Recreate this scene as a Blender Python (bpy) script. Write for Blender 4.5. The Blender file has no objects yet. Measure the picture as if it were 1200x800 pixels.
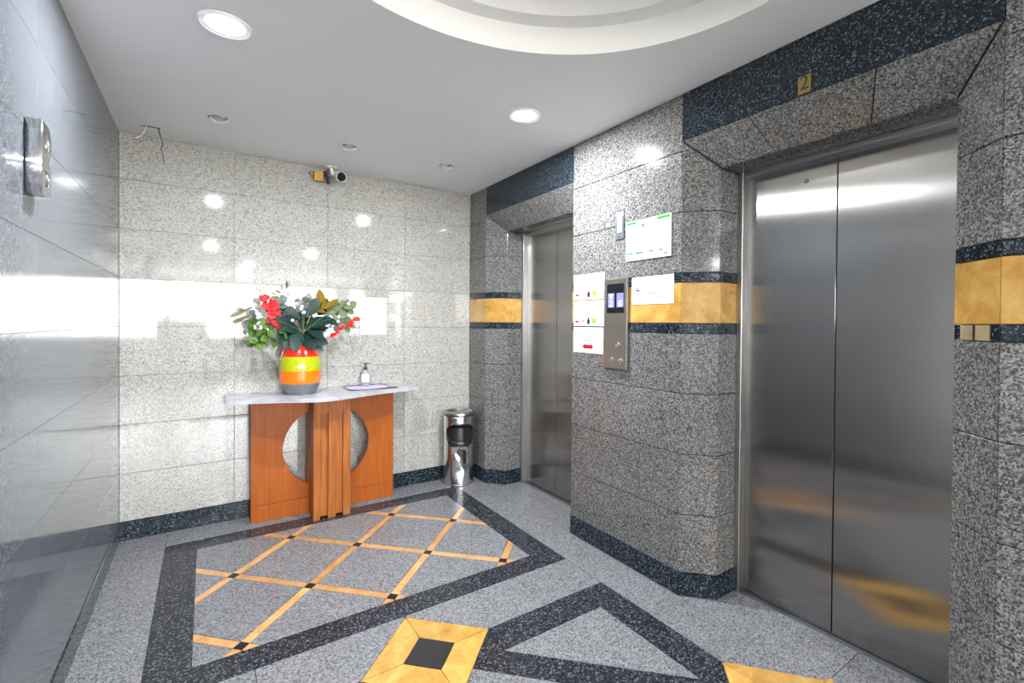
import bpy, bmesh, math, random
from mathutils import Vector, Matrix
random.seed(7)
S = bpy.context.scene
COL = S.collection
PI = math.pi

# ------------------------------------------------------------------ camera
cd = bpy.data.cameras.new('camera')
cam = bpy.data.objects.new('camera', cd); COL.objects.link(cam)
cd.sensor_width = 36.0; cd.lens = 16.81; cd.clip_start = 0.02
cd.shift_x = -0.04188; cd.shift_y = -0.01221
RT = Vector((0.80772, -0.58951, 0.00836)); UP = Vector((-0.00069, 0.01323, 0.99991)); FW = Vector((0.58956, 0.80766, -0.01028))
cam.matrix_world = Matrix(((RT.x, UP.x, -FW.x, 0.4217), (RT.y, UP.y, -FW.y, -3.8656), (RT.z, UP.z, -FW.z, 1.335), (0, 0, 0, 1)))
S.camera = cam

# ------------------------------------------------------------------ sky, sun, exposure
w = bpy.data.worlds.new('sky'); S.world = w; w.use_nodes = True
nt = w.node_tree; bg = nt.nodes['Background']
bg.inputs[0].default_value = (.96, .98, 1.0, 1); bg.inputs[1].default_value = 26     # even bright haze, as the blown-out window reflections show
S.view_settings.view_transform = 'Standard'; S.view_settings.look = 'None'
S.view_settings.exposure = 0.66; S.view_settings.gamma = 1.0; S.view_settings.use_curve_mapping = False

sn = bpy.data.lights.new('sun', 'SUN'); sn.energy = 480; sn.angle = math.radians(.53); sn.color = (1, .95, .86)
so = bpy.data.objects.new('sun', sn); COL.objects.link(so); so.rotation_euler = (math.radians(-36), 0, math.radians(18))   # high sun over the roof, on the paving outside

# daylight portals in the three openings of the entrance front (guide sampling of the sky only)
def portal(x0, x1, z0, z1, y):
    l = bpy.data.lights.new('daylight_portal', 'AREA'); l.shape = 'RECTANGLE'; l.size = x1-x0; l.size_y = z1-z0
    l.cycles.is_portal = True
    o = bpy.data.objects.new('daylight_portal', l); COL.objects.link(o)
    o.location = ((x0+x1)/2, y, (z0+z1)/2); o.rotation_euler = (PI/2, 0, 0)

# ------------------------------------------------------------------ helpers
def tag(o, label=None, cat=None, group=None, kind=None):
    if label: o['label'] = label
    if cat: o['category'] = cat
    if group: o['group'] = group
    if kind: o['kind'] = kind
    return o
def empty(name, loc=(0, 0, 0), rz=0, **k):
    o = bpy.data.objects.new(name, None); COL.objects.link(o); o.location = loc; o.rotation_euler = (0, 0, rz); o.empty_display_size = .05
    return tag(o, **k)
def link(name, me, mat=None, parent=None, loc=(0, 0, 0), **k):
    if mat and not me.materials: me.materials.append(mat)
    o = bpy.data.objects.new(name, me); COL.objects.link(o); o.location = loc
    if parent: o.parent = parent
    return tag(o, **k)
def fin(bm, name, mat, parent=None, loc=(0, 0, 0), smooth=False, **k):
    bmesh.ops.recalc_face_normals(bm, faces=bm.faces)
    me = bpy.data.meshes.new(name); bm.to_mesh(me); bm.free()
    if smooth:
        for p in me.polygons: p.use_smooth = True
        me.set_sharp_from_angle(angle=math.radians(40))
    return link(name, me, mat, parent, loc, **k)
def box(bm, x0, x1, y0, y1, z0, z1, bev=0.0):
    r = bmesh.ops.create_cube(bm, size=1, matrix=Matrix.Translation(((x0+x1)/2, (y0+y1)/2, (z0+z1)/2)) @ Matrix.Diagonal((x1-x0, y1-y0, z1-z0, 1)))
    if bev:
        es = list({e for v in r['verts'] for e in v.link_edges})
        bmesh.ops.bevel(bm, geom=es, offset=bev, segments=1, affect='EDGES')
def boxo(name, x0, x1, y0, y1, z0, z1, mat, parent=None, bev=0.0, **k):
    bm = bmesh.new(); box(bm, x0, x1, y0, y1, z0, z1, bev); return fin(bm, name, mat, parent, **k)
def lathe(bm, prof, n=48, mat4=None, cap=True):
    rings = []
    for r, z in prof:
        rings.append([bm.verts.new((r*math.cos(2*PI*i/n), r*math.sin(2*PI*i/n), z)) for i in range(n)])
    for a, b in zip(rings, rings[1:]):
        for i in range(n): bm.faces.new((a[i], a[(i+1) % n], b[(i+1) % n], b[i]))
    if cap:
        if prof[0][0] > 1e-4: bm.faces.new(rings[0][::-1])
        if prof[-1][0] > 1e-4: bm.faces.new(rings[-1])
    bmesh.ops.remove_doubles(bm, verts=[v for r in rings for v in r], dist=1e-6)
    if mat4 is not None: bmesh.ops.transform(bm, matrix=mat4, verts=[v for r in rings for v in r if v.is_valid])
def tube(bm, pts, r0, r1=None, n=6):
    r1 = r0 if r1 is None else r1; pts = [Vector(p) for p in pts]; rings = []
    for i, p in enumerate(pts):
        d = (pts[min(i+1, len(pts)-1)]-pts[max(i-1, 0)]).normalized()
        a = d.orthogonal().normalized() if i == 0 else (a0 - d*a0.dot(d)).normalized()
        a0 = a; b = d.cross(a); r = r0+(r1-r0)*i/(len(pts)-1)
        rings.append([bm.verts.new(p+(a*math.cos(2*PI*j/n)+b*math.sin(2*PI*j/n))*r) for j in range(n)])
    for A, B in zip(rings, rings[1:]):
        for j in range(n): bm.faces.new((A[j], A[(j+1) % n], B[(j+1) % n], B[j]))
    bm.faces.new(rings[0][::-1]); bm.faces.new(rings[-1])
def prism(bm, pts, axis, a, b):
    """extrude a 2D outline along an axis: axis 'z' -> pts are (x,y), 'y' -> (x,z), 'x' -> (y,z)"""
    f = {'z': lambda p, t: (p[0], p[1], t), 'y': lambda p, t: (p[0], t, p[1]), 'x': lambda p, t: (t, p[0], p[1])}[axis]
    A = [bm.verts.new(f(p, a)) for p in pts]; B = [bm.verts.new(f(p, b)) for p in pts]
    bm.faces.new(A); bm.faces.new(B[::-1]); n = len(pts)
    for i in range(n): bm.faces.new((A[i], B[i], B[(i+1) % n], A[(i+1) % n]))
def inset(pts, d):
    n = len(pts); ar = sum(pts[i][0]*pts[(i+1) % n][1]-pts[(i+1) % n][0]*pts[i][1] for i in range(n))
    P = [Vector((p[0], p[1])) for p in (pts if ar > 0 else pts[::-1])]; out = []
    for i in range(n):
        a, b, c = P[i-1], P[i], P[(i+1) % n]
        u = (b-a).normalized(); v = (c-b).normalized(); n1 = Vector((-u.y, u.x)); n2 = Vector((-v.y, v.x))
        k = 1+n1.dot(n2); out.append(b+(n1+n2)*(d/max(k, .25)))
    return out
TILES = {}
def tile(name, pts, org, u, v, mat, parent, th=.018, gap=.0012, bev=.0016, proud=0.0, **k):
    """a slab of stone: outline pts in the (u,v) plane through org, face looking along u x v, own chamfered edges"""
    u = Vector(u).normalized(); v = Vector(v).normalized(); n = u.cross(v)
    ox, oy = pts[0]; loc = [(round(p[0]-ox, 4), round(p[1]-oy, 4)) for p in pts]
    key = (tuple(loc), th, gap, mat.name)
    if key not in TILES:
        A = inset(loc, gap); B = inset(loc, gap+bev); m = len(A)
        vs = [(p.x, p.y, -th) for p in A]+[(p.x, p.y, -bev) for p in A]+[(p.x, p.y, 0) for p in B]
        fs = [tuple(range(2*m, 3*m))]
        for i in range(m):
            j = (i+1) % m; fs += [(i, j, m+j, m+i), (m+i, m+j, 2*m+j, 2*m+i)]
        me = bpy.data.meshes.new(name); me.from_pydata(vs, [], fs); me.materials.append(mat); TILES[key] = me
    o = bpy.data.objects.new(name, TILES[key]); COL.objects.link(o)
    p = Vector(org)+u*ox+v*oy+n*proud
    o.matrix_world = Matrix(((u.x, v.x, n.x, p.x), (u.y, v.y, n.y, p.y), (u.z, v.z, n.z, p.z), (0, 0, 0, 1)))
    if parent: o.parent = parent
    return tag(o, **k)
def rect(a, b, c, d): return [(a, c), (b, c), (b, d), (a, d)]
def text(name, s, size, mat, parent, mw, ext=.0004):
    cu = bpy.data.curves.new(name, 'FONT'); cu.body = s; cu.size = size; cu.align_x = 'CENTER'; cu.align_y = 'CENTER'; cu.extrude = ext
    t = bpy.data.objects.new('t', cu); COL.objects.link(t)
    me = bpy.data.meshes.new_from_object(t.evaluated_get(bpy.context.evaluated_depsgraph_get()))
    bpy.data.objects.remove(t); bpy.data.curves.remove(cu); me.name = name
    me.materials.clear(); me.materials.append(mat)
    o = bpy.data.objects.new(name, me); COL.objects.link(o); o.matrix_world = mw
    if parent: o.parent = parent; o.matrix_parent_inverse = parent.matrix_world.inverted()
    return o

# ------------------------------------------------------------------ materials
def base(name):
    m = bpy.data.materials.new(name); m.use_nodes = True; return m, m.node_tree, m.node_tree.nodes['Principled BSDF']
def plain(name, c, rough=.5, metal=0, noise=0.0, nscale=40, coat=0, emit=None, es=1, spec=None):
    m, t, p = base(name); p.inputs['Base Color'].default_value = (*c, 1); p.inputs['Roughness'].default_value = rough; p.inputs['Metallic'].default_value = metal
    p.inputs['Coat Weight'].default_value = coat
    if spec is not None: p.inputs['Specular IOR Level'].default_value = spec
    if emit: p.inputs['Emission Color'].default_value = (*emit, 1); p.inputs['Emission Strength'].default_value = es
    if noise:
        g = t.nodes.new('ShaderNodeNewGeometry'); n = t.nodes.new('ShaderNodeTexNoise'); n.inputs['Scale'].default_value = nscale; n.inputs['Detail'].default_value = 4
        t.links.new(g.outputs['Position'], n.inputs['Vector'])
        r = t.nodes.new('ShaderNodeMapRange'); r.inputs['To Min'].default_value = 1-noise; r.inputs['To Max'].default_value = 1+noise
        t.links.new(n.outputs[0], r.inputs[0])
        x = t.nodes.new('ShaderNodeVectorMath'); x.operation = 'SCALE'; x.inputs[0].default_value = c; t.links.new(r.outputs[0], x.inputs['Scale'])
        t.links.new(x.outputs[0], p.inputs['Base Color'])
    return m
def granite(name, stops, scale=115, rough=.12, cloud=.10, cscale=3.0, spec=.5, var=.05):
    m, t, p = base(name); N = t.nodes; L = t.links
    g = N.new('ShaderNodeNewGeometry')
    vo = N.new('ShaderNodeTexVoronoi'); vo.inputs['Scale'].default_value = scale; L.new(g.outputs['Position'], vo.inputs['Vector'])
    sp = N.new('ShaderNodeSeparateColor'); L.new(vo.outputs['Color'], sp.inputs[0])
    rp = N.new('ShaderNodeValToRGB'); rp.color_ramp.interpolation = 'LINEAR'
    el = rp.color_ramp.elements
    while len(el) < len(stops): el.new(.5)
    for e, (pos, c) in zip(el, stops): e.position = pos; e.color = (*c, 1)
    L.new(sp.outputs[0], rp.inputs[0])
    n = N.new('ShaderNodeTexNoise'); n.inputs['Scale'].default_value = cscale; n.inputs['Detail'].default_value = 6; L.new(g.outputs['Position'], n.inputs['Vector'])
    oi = N.new('ShaderNodeObjectInfo')
    a = N.new('ShaderNodeMapRange'); a.inputs['To Min'].default_value = 1-cloud-var; a.inputs['To Max'].default_value = 1+cloud-var; L.new(n.outputs[0], a.inputs[0])
    b = N.new('ShaderNodeMath'); b.operation = 'MULTIPLY_ADD'; b.inputs[1].default_value = 2*var; L.new(oi.outputs['Random'], b.inputs[0]); L.new(a.outputs[0], b.inputs[2])
    x = N.new('ShaderNodeVectorMath'); x.operation = 'SCALE'; L.new(rp.outputs[0], x.inputs[0]); L.new(b.outputs[0], x.inputs['Scale'])
    L.new(x.outputs[0], p.inputs['Base Color'])
    p.inputs['Roughness'].default_value = rough; p.inputs['Specular IOR Level'].default_value = spec
    return m
def grey(l, t=(1, 1, 1)): return (l*t[0], l*t[1], l*t[2])
CR = (1.0, .98, .90); BL = (.97, .98, 1.04); LB = (.90, .99, 1.12); WM = (1.0, .98, .955)
M = {}
M['cream_granite'] = granite('cream_granite', [(0, grey(.16, CR)), (.15, grey(.245, CR)), (.45, grey(.335, CR)), (1, grey(.435, CR))], 175, .05, .08, spec=.95)
M['left_granite'] = granite('left_granite', [(0, grey(.055, LB)), (.2, grey(.085, LB)), (.5, grey(.118, LB)), (1, grey(.155, LB))], 190, .09, .06, spec=.36)
M['grey_granite'] = granite('grey_granite', [(0, grey(.028, WM)), (.22, grey(.066, WM)), (.55, grey(.128, WM)), (1, grey(.25, WM))], 185, .10, .10, spec=.5)
M['floor_granite'] = granite('floor_granite', [(0, grey(.065, BL)), (.2, grey(.108, BL)), (.5, grey(.165, BL)), (1, grey(.25, BL))], 180, .24, .08, spec=.3)
M['hall_granite'] = granite('hall_granite', [(0, grey(.06)), (.5, grey(.11)), (1, grey(.18))], 120, .3)
M['dark_granite'] = granite('dark_granite', [(0, (.003, .005, .008)), (.5, (.007, .012, .018)), (.80, (.016, .026, .036)), (1, (.11, .145, .17))], 170, .10, .1, spec=.4)
M['floor_dark'] = granite('floor_dark', [(0, (.008, .0085, .011)), (.5, (.016, .0175, .023)), (.80, (.034, .037, .046)), (1, (.13, .135, .16))], 170, .2, .1, spec=.3)
def marble(name, c1, c2, c3, rough=.15):
    m, t, p = base(name); N = t.nodes; L = t.links
    g = N.new('ShaderNodeNewGeometry'); n = N.new('ShaderNodeTexNoise'); n.inputs['Scale'].default_value = 9; n.inputs['Detail'].default_value = 9; n.inputs['Roughness'].default_value = .68; n.inputs['Distortion'].default_value = .6
    L.new(g.outputs['Position'], n.inputs['Vector']); r = N.new('ShaderNodeValToRGB'); e = r.color_ramp.elements; e.new(.5)
    for q, (ps, c) in zip(e, ((.30, c1), (.52, c2), (.72, c3))): q.position = ps; q.color = (*c, 1)
    L.new(n.outputs[0], r.inputs[0])
    oi = N.new('ShaderNodeObjectInfo'); a = N.new('ShaderNodeMapRange'); a.inputs['To Min'].default_value = .86; a.inputs['To Max'].default_value = 1.12; L.new(oi.outputs['Random'], a.inputs[0])
    x = N.new('ShaderNodeVectorMath'); x.operation = 'SCALE'; L.new(r.outputs[0], x.inputs[0]); L.new(a.outputs[0], x.inputs['Scale'])
    L.new(x.outputs[0], p.inputs['Base Color']); p.inputs['Roughness'].default_value = rough; return m
M['yellow_marble'] = marble('yellow_marble', (.30, .15, .026), (.46, .255, .056), (.56, .36, .12), .22)
M['inlay_marble'] = marble('inlay_marble', (.36, .17, .055), (.48, .26, .10), (.56, .34, .155), .22)
M['pale_marble'] = marble('pale_marble', (.20, .155, .085), (.34, .27, .15), (.46, .38, .24))
M['table_marble'] = marble('table_marble', (.24, .24, .27), (.36, .36, .39), (.46, .46, .48), .38)
M['black_stone'] = plain('black_stone', (.014, .014, .016), .16, noise=.3, nscale=60)
M['grout'] = plain('grout', (.10, .10, .095), .9)
M['pale_grout'] = plain('pale_grout', (.26, .25, .23), .9)
M['ceiling_paint'] = plain('ceiling_paint', (.90, .90, .91), .75, noise=.02, nscale=6)
M['riser_paint'] = plain('riser_paint', (.88, .87, .84), .7)
M['hall_paint'] = plain('hall_paint', (.6, .6, .58), .8, noise=.03, nscale=3)
M['shaft'] = plain('shaft', (.01, .01, .01), .9)
M['asphalt'] = plain('asphalt', (.34, .33, .31), .9, noise=.2, nscale=8)
M['chrome'] = plain('chrome', (.80, .80, .81), .10, 1)
M['steel_trim'] = plain('steel_trim', (.55, .55, .54), .28, 1)
M['white_plastic'] = plain('white_plastic', (.78, .78, .77), .35)
M['plate_steel'] = plain('plate_steel', (.085, .09, .10), .45, .3)
M['black_plastic'] = plain('black_plastic', (.012, .012, .013), .3)
M['black_liner'] = plain('black_liner', (.010, .010, .011), .25, noise=.3, nscale=30)
M['paper'] = plain('paper', (.62, .62, .63), .8, spec=.1)
M['ink'] = plain('ink', (.17, .18, .21), .7, spec=.1)
M['dark_ink'] = plain('dark_ink', (.022, .025, .05), .7, spec=.1)
M['red_ink'] = plain('red_ink', (.34, .006, .02), .6, spec=.1)
M['pink_ink'] = plain('pink_ink', (.36, .10, .12), .6, spec=.1)
M['lime_ink'] = plain('lime_ink', (.24, .32, .03), .6, spec=.1)
M['green_ink'] = plain('green_ink', (.008, .30, .008), .6, spec=.1)
M['mint_ink'] = plain('mint_ink', (.24, .46, .38), .6, spec=.1)
M['teal_ink'] = plain('teal_ink', (.010, .10, .085), .6, spec=.1)
M['brass'] = plain('brass', (.20, .145, .025), .45, .4)
M['screen_black'] = plain('screen_black', (.006, .006, .010), .12, spec=.25)
M['screen_blue'] = plain('screen_blue', (.10, .10, .25), .2, emit=(.32, .34, .80), es=.42, spec=.15)
M['screen_white'] = plain('screen_white', (.8, .8, .9), .3, emit=(.9, .92, 1), es=1.1, spec=.1)
M['lamp_lens'] = plain('lamp_lens', (.9, .9, .9), .3, emit=(.90, .95, 1), es=160)
M['hall_lens_glare'] = plain('hall_lens_glare', (.9, .9, .9), .3, emit=(.90, .95, 1), es=3)  # weak glow for hall lamp lenses and the glare round every lens
M['dim_lens'] = plain('dim_lens', (.55, .56, .58), .15)
M['orange_wood'] = None
def wood(name, dark, light, rough=.28):
    m, t, p = base(name); N = t.nodes; L = t.links
    tc = N.new('ShaderNodeTexCoord'); mp = N.new('ShaderNodeMapping'); mp.inputs['Scale'].default_value = (38, 38, 1.6); L.new(tc.outputs['Object'], mp.inputs[0])
    n = N.new('ShaderNodeTexNoise'); n.inputs['Scale'].default_value = 2.2; n.inputs['Detail'].default_value = 6; n.inputs['Distortion'].default_value = .3; L.new(mp.outputs[0], n.inputs['Vector'])
    r = N.new('ShaderNodeValToRGB'); r.color_ramp.elements[0].position = .32; r.color_ramp.elements[0].color = (*dark, 1); r.color_ramp.elements[1].position = .72; r.color_ramp.elements[1].color = (*light, 1)
    L.new(n.outputs[0], r.inputs[0]); L.new(r.outputs[0], p.inputs['Base Color']); p.inputs['Roughness'].default_value = rough; p.inputs['Specular IOR Level'].default_value = .25; return m
M['orange_wood'] = wood('orange_wood', (.245, .056, .004), (.335, .084, .008), .4)
M['fin_wood'] = wood('fin_wood', (.22, .060, .010), (.37, .118, .024), .42)
def brushed(name, c, rough, an, rot):
    m, t, p = base(name); N = t.nodes; L = t.links
    p.inputs['Metallic'].default_value = 1; p.inputs['Roughness'].default_value = rough; p.inputs['Anisotropic'].default_value = an; p.inputs['Anisotropic Rotation'].default_value = rot
    tg = N.new('ShaderNodeTangent'); tg.direction_type = 'UV_MAP'; L.new(tg.outputs[0], p.inputs['Tangent'])
    tc = N.new('ShaderNodeTexCoord'); mp = N.new('ShaderNodeMapping'); mp.inputs['Scale'].default_value = (700, 700, 2.0); L.new(tc.outputs['Object'], mp.inputs[0])
    n = N.new('ShaderNodeTexNoise'); n.inputs['Scale'].default_value = 1; n.inputs['Detail'].default_value = 3; L.new(mp.outputs[0], n.inputs['Vector'])
    r = N.new('ShaderNodeMapRange'); r.inputs['To Min'].default_value = .93; r.inputs['To Max'].default_value = 1.07; L.new(n.outputs[0], r.inputs[0])
    x = N.new('ShaderNodeVectorMath'); x.operation = 'SCALE'; x.inputs[0].default_value = c; L.new(r.outputs[0], x.inputs['Scale']); L.new(x.outputs[0], p.inputs['Base Color'])
    return m
M['brushed_steel'] = brushed('brushed_steel', (.36, .35, .335), .18, 1.0, 0.0)
M['tray_steel'] = plain('tray_steel', (.46, .46, .45), .26, 1)
M['bin_steel'] = plain('bin_steel', (.70, .70, .70), .20, 1, noise=.04, nscale=30)
def leafmat(name, c, c2, rough=.4):
    m, t, p = base(name); N = t.nodes; L = t.links
    oi = N.new('ShaderNodeObjectInfo'); r = N.new('ShaderNodeValToRGB'); r.color_ramp.elements[0].color = (*c, 1); r.color_ramp.elements[1].color = (*c2, 1)
    L.new(oi.outputs['Random'], r.inputs[0]); L.new(r.outputs[0], p.inputs['Base Color']); p.inputs['Roughness'].default_value = rough; p.inputs['Specular IOR Level'].default_value = .22; return m
M['dark_leaf'] = leafmat('dark_leaf', (.0035, .017, .014), (.010, .034, .027), .42)
M['bronze_leaf'] = leafmat('bronze_leaf', (.12, .075, .006), (.20, .12, .010), .5)
M['fresh_leaf'] = leafmat('fresh_leaf', (.030, .085, .010), (.085, .17, .025), .5)
M['pale_leaf'] = leafmat('pale_leaf', (.085, .125, .050), (.17, .21, .11), .6)
M['olive_leaf'] = leafmat('olive_leaf', (.08, .08, .03), (.15, .15, .075), .6)
M['silver_leaf'] = leafmat('silver_leaf', (.07, .10, .085), (.14, .175, .155), .6)
M['red_petal'] = leafmat('red_petal', (.46, .012, .018), (.58, .045, .045), .6)
M['scarlet'] = leafmat('scarlet', (.45, .006, .006), (.55, .02, .012), .6)
M['berry_white'] = plain('berry_white', (.62, .62, .72), .35)
M['stem_brown'] = plain('stem_brown', (.24, .17, .05), .6)
M['stem_green'] = plain('stem_green', (.10, .13, .04), .6)

# ------------------------------------------------------------------ setting: sizes
W, ZC = 2.308, 2.469
END = -4.4                       # the lift lobby opens to the entrance hall here
ENDL = -2.62                     # ... and to the left of the photographer here
TH = .018
# ---- back wall
wb = boxo('wall_back', -.30, W+.5, TH, .30, 0, ZC, M['pale_grout']); tag(wb, kind='structure')
ZJ = [.115, .405, .703, 1.0, 1.297, 1.594, 1.891, 2.187, ZC]
XJ = [0, .576, 1.151, 1.728, W]
for a, b in zip(XJ, XJ[1:]):
    for c, d in zip(ZJ, ZJ[1:]):
        tile('tile', rect(a, b, c, d), (0, 0, 0), (1, 0, 0), (0, 0, 1), M['cream_granite'], wb, TH, .0008, .001, proud=random.uniform(-.0006, 0))
bb = empty('baseboard_back', kind='structure')
for a, b in zip(XJ, XJ[1:]):
    tile('skirting_stone', rect(a, b, 0, .115), (0, 0, 0), (1, 0, 0), (0, 0, 1), M['dark_granite'], bb, TH, proud=.004)
# ---- left wall
wl = boxo('wall_left', -.30, -TH, ENDL, TH, 0, ZC, M['grout']); tag(wl, kind='structure')
YL = [0, -.86, -1.72, ENDL]
for a, b in zip(YL, YL[1:]):
    for c, d in zip(ZJ, ZJ[1:]):
        tile('tile', rect(b, a, c, d), (0, 0, 0), (0, 1, 0), (0, 0, 1), M['left_granite'], wl, TH, gap=.0005, bev=.0007)
bl = empty('baseboard_left', kind='structure')
for a, b in zip(YL, YL[1:]):
    tile('skirting_stone', rect(b, a, 0, .115), (0, 0, 0), (0, 1, 0), (0, 0, 1), M['dark_granite'], bl, TH, proud=.004)
for o in bl.children: pass
# ---- right wall with the two lift bays
Y1, Y2, Y3, Y4 = -.297, -1.469, -2.33, -3.50
ZE, ZS = 2.236, 2.093            # bottom of the dark frieze, soffit
XC, XD = 2.43, 2.575             # end of the splay, face of the door frame
F1, F2 = -.44, -1.335; N1, N2 = -2.466, -3.364
bm = bmesh.new(); g = TH
prism(bm, [(W+g, .30), (W+g, Y1), (XC+g*.6, F1+g), (XD, F1+g), (XD+.3, F1+g), (XD+.3, .30)], 'z', 0, ZC)
prism(bm, [(W+g, Y2), (W+g, Y3), (XC+g*.6, N1+g), (XD+.3, N1+g), (XD+.3, F2-g), (XC+g*.6, F2-g)], 'z', 0, ZC)
prism(bm, [(W+g, Y4), (W+g, END), (XD+.3, END), (XD+.3, N2-g), (XC+g*.6, N2-g)], 'z', 0, ZC)
for a, b in ((Y1, Y2), (Y3, Y4)):
    prism(bm, [(W+g, ZE+.002), (XC+g*.5, ZS+g), (XD+.3, ZS+g), (XD+.3, ZC), (W+g, ZC)], 'y', a, b)
    box(bm, XD+.20, XD+.3, b, a, 0, ZS+.1)
wr = fin(bm, 'wall_right', M['grout'], kind='structure')
br = empty('baseboard_right', kind='structure')
ROWS = [(.115, .402, 0), (.402, .699, 0), (.699, .998, 0), (.998, 1.293, 0), (1.293, 1.344, 1), (1.344, 1.545, 2), (1.545, 1.593, 1), (1.593, 1.892, 0), (1.892, 2.189, 0), (2.189, ZC, 0)]
STONE = [M['grey_granite'], M['dark_granite'], M['yellow_marble']]
NAME = ['tile', 'band_stone', 'marble_tile']
def run(p, q, kind='face', patch=False):
    """stone facing on the plan segment p -> q (room on the left-hand side when walking p to q is seen from above is wrong: face = u x z)"""
    p = Vector((*p, 0)); q = Vector((*q, 0)); u = (q-p).normalized(); Lh = (q-p).length
    for z0, z1, s in ROWS:
        if kind != 'face' and z0 > 1.9: continue
        pts = rect(0, Lh, z0, z1)
        if kind == 'splay_up' and z0 == 1.892: pts = [(0, z0), (Lh, z0), (Lh, ZS), (0, ZE)]
        if kind == 'splay_down' and z0 == 1.892: pts = [(0, z0), (Lh, z0), (Lh, ZE), (0, ZS)]
        if kind == 'return' and z0 == 1.892: pts = rect(0, Lh, z0, ZS)
        if patch and z0 == 1.293:      # two mended pieces of pale stone set in the dark band
            for a, b, m in ((0, .19, 1), (.19, .52, 3), (.52, .56, 1), (.56, .86, 3), (.86, 1, 1)):
                tile('band_stone', rect((1-b)*Lh, (1-a)*Lh, z0, z1), p, u, (0, 0, 1), M['pale_marble'] if m == 3 else M['dark_granite'], wr, TH)
            continue
        tile(NAME[s], pts, p, u, (0, 0, 1), STONE[s], wr, TH, .0015, .0018, proud=random.uniform(-.0006, 0))
    tile('skirting_stone', rect(0, Lh, 0, .115), p, u, (0, 0, 1), M['dark_granite'], br, TH, proud=.003)
# u x z must look into the room (-x), so segments run towards -y
run((W, 0), (W, Y1)); run((W, Y1), (XC, F1), 'splay_up'); run((XC, F1), (XD, F1), 'return')
run((XD, F2), (XC, F2), 'return'); run((XC, F2), (W, Y2), 'splay_down'); run((W, Y2), (W, Y3))
run((W, Y3), (XC, N1), 'splay_up'); run((XC, N1), (XD, N1), 'return')
run((XD, N2), (XC, N2), 'return'); run((XC, N2), (W, Y4), 'splay_down', True); run((W, Y4), (W, END))
for (a, b, c, d, cuts) in ((Y1, Y2, F1, F2, [0, 1]), (Y3, Y4, N1, N2, [0, .30, .715, 1])):
    Lb = a-b; sl = Vector((XC-W, 0, ZS-ZE)); sh = sl.length
    tile('frieze_stone', rect(0, Lb, ZE, ZC), (W, a, 0), (0, -1, 0), (0, 0, 1), M['dark_granite'], wr, TH)
    # sloped lintel: u along -y, v up the slope
    for s0, s1 in zip(cuts, cuts[1:]):
        lo0 = a-c+(Lb-(a-c)-(d-b))*s0; lo1 = a-c+(Lb-(a-c)-(d-b))*s1
        tile('lintel_stone', [(lo0, 0), (lo1, 0), (Lb*s1, sh), (Lb*s0, sh)], (XC, a, ZS), (0, -1, 0), -sl, M['grey_granite'], wr, TH, .002, .002)
        tile('soffit_stone', rect(lo0, lo1, 0, XD-XC), (XD, a, ZS), (0, -1, 0), (-1, 0, 0), M['grey_granite'], wr, TH)
# ---- lift doors
def lift(name, y0, y1, label, keyhole):
    t = empty(name, (2.61, (y0+y1)/2, 0), kind='structure', label=label); o = -Vector(t.location)
    X0 = XD
    j = .028; ym = (y0+y1)/2
    def part(nm, *a, mat=M['steel_trim'], par=t, bev=.0015):
        ob = boxo(nm, *a, mat, par, bev); ob.location = o; return ob
    part('frame_jamb', X0-.006, X0+.09, y0-j, y0, 0, ZS); part('frame_jamb', X0-.006, X0+.09, y1, y1+j, 0, ZS)
    part('frame_head', X0-.002, X0+.09, y1+j, y0-j, ZS-.022, ZS)
    part('door_sill', X0+.004, X0+.16, y1+j, y0-j, -.006, .0005, mat=M['plate_steel'])
    for a, b in ((y0-j, ym+.0024), (ym-.0024, y1+j)):
        bm = bmesh.new(); box(bm, 2.612, 2.645, b, a, .006, ZS-.020, .0008)
        uv = bm.loops.layers.uv.new('UVMap')
        for f in bm.faces:
            for l in f.loops: l[uv].uv = (l.vert.co.y, l.vert.co.z)
        ob = fin(bm, 'door_panel', M['brushed_steel'], t); ob.location = o
        if keyhole and a > ym+.1:
            bm = bmesh.new(); lathe(bm, [(.010, 0), (.010, .002), (.008, .003), (.004, .003), (.004, .0022), (0, .0022)], 20, Matrix.Translation((2.612, -2.783, 1.99)) @ Matrix.Rotation(-PI/2, 4, 'Y'))
            k = fin(bm, 'keyhole', M['black_plastic'], ob)
    return t
lift('door_1', N1, N2, 'nearer brushed steel lift door with two leaves under the plaque', True)
lift('door_2', F1, F2, 'farther brushed steel lift door partly hidden behind the pier', False)

# ---- ceiling with stepped round recess
RC = Vector((1.12, -2.97)); R1, R2, R3 = .89, .81, .60
bm = bmesh.new()
def ringv(r, z, n=96): return [bm.verts.new((RC.x+r*math.cos(2*PI*i/n), RC.y+r*math.sin(2*PI*i/n), z)) for i in range(n)]
def strip(A, B):
    for i in range(len(A)): bm.faces.new((A[i], A[(i+1) % len(A)], B[(i+1) % len(B)], B[i]))
# flat part: a square frame round the ring, then plain rectangles
n = 96
sq = []
for i in range(n):
    a = 2*PI*i/n; c, s = math.cos(a), math.sin(a); k = 1.06/max(abs(c), abs(s)); sq.append(bm.verts.new((RC.x+c*k, RC.y+s*k, ZC)))
r1 = ringv(R1, ZC); strip(sq, r1)
X0, X1, YA, YB = RC.x-1.06, RC.x+1.06, RC.y-1.06, RC.y+1.06
for a, b, c, d in ((-.3, XD+.3, YB, .3), (-.3, XD+.3, END, YA), (-.3, X0, YA, YB), (X1, XD+.3, YA, YB), (-4, 6.5, -11.3, END), (-4, -.3, END, ENDL+.1)):
    bm.faces.new([bm.verts.new(v) for v in ((a, c, ZC), (b, c, ZC), (b, d, ZC), (a, d, ZC))])
for f in bm.faces:
    if f.normal.z > 0: f.normal_flip()
ce = fin(bm, 'ceiling', M['ceiling_paint'], kind='structure')
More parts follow.
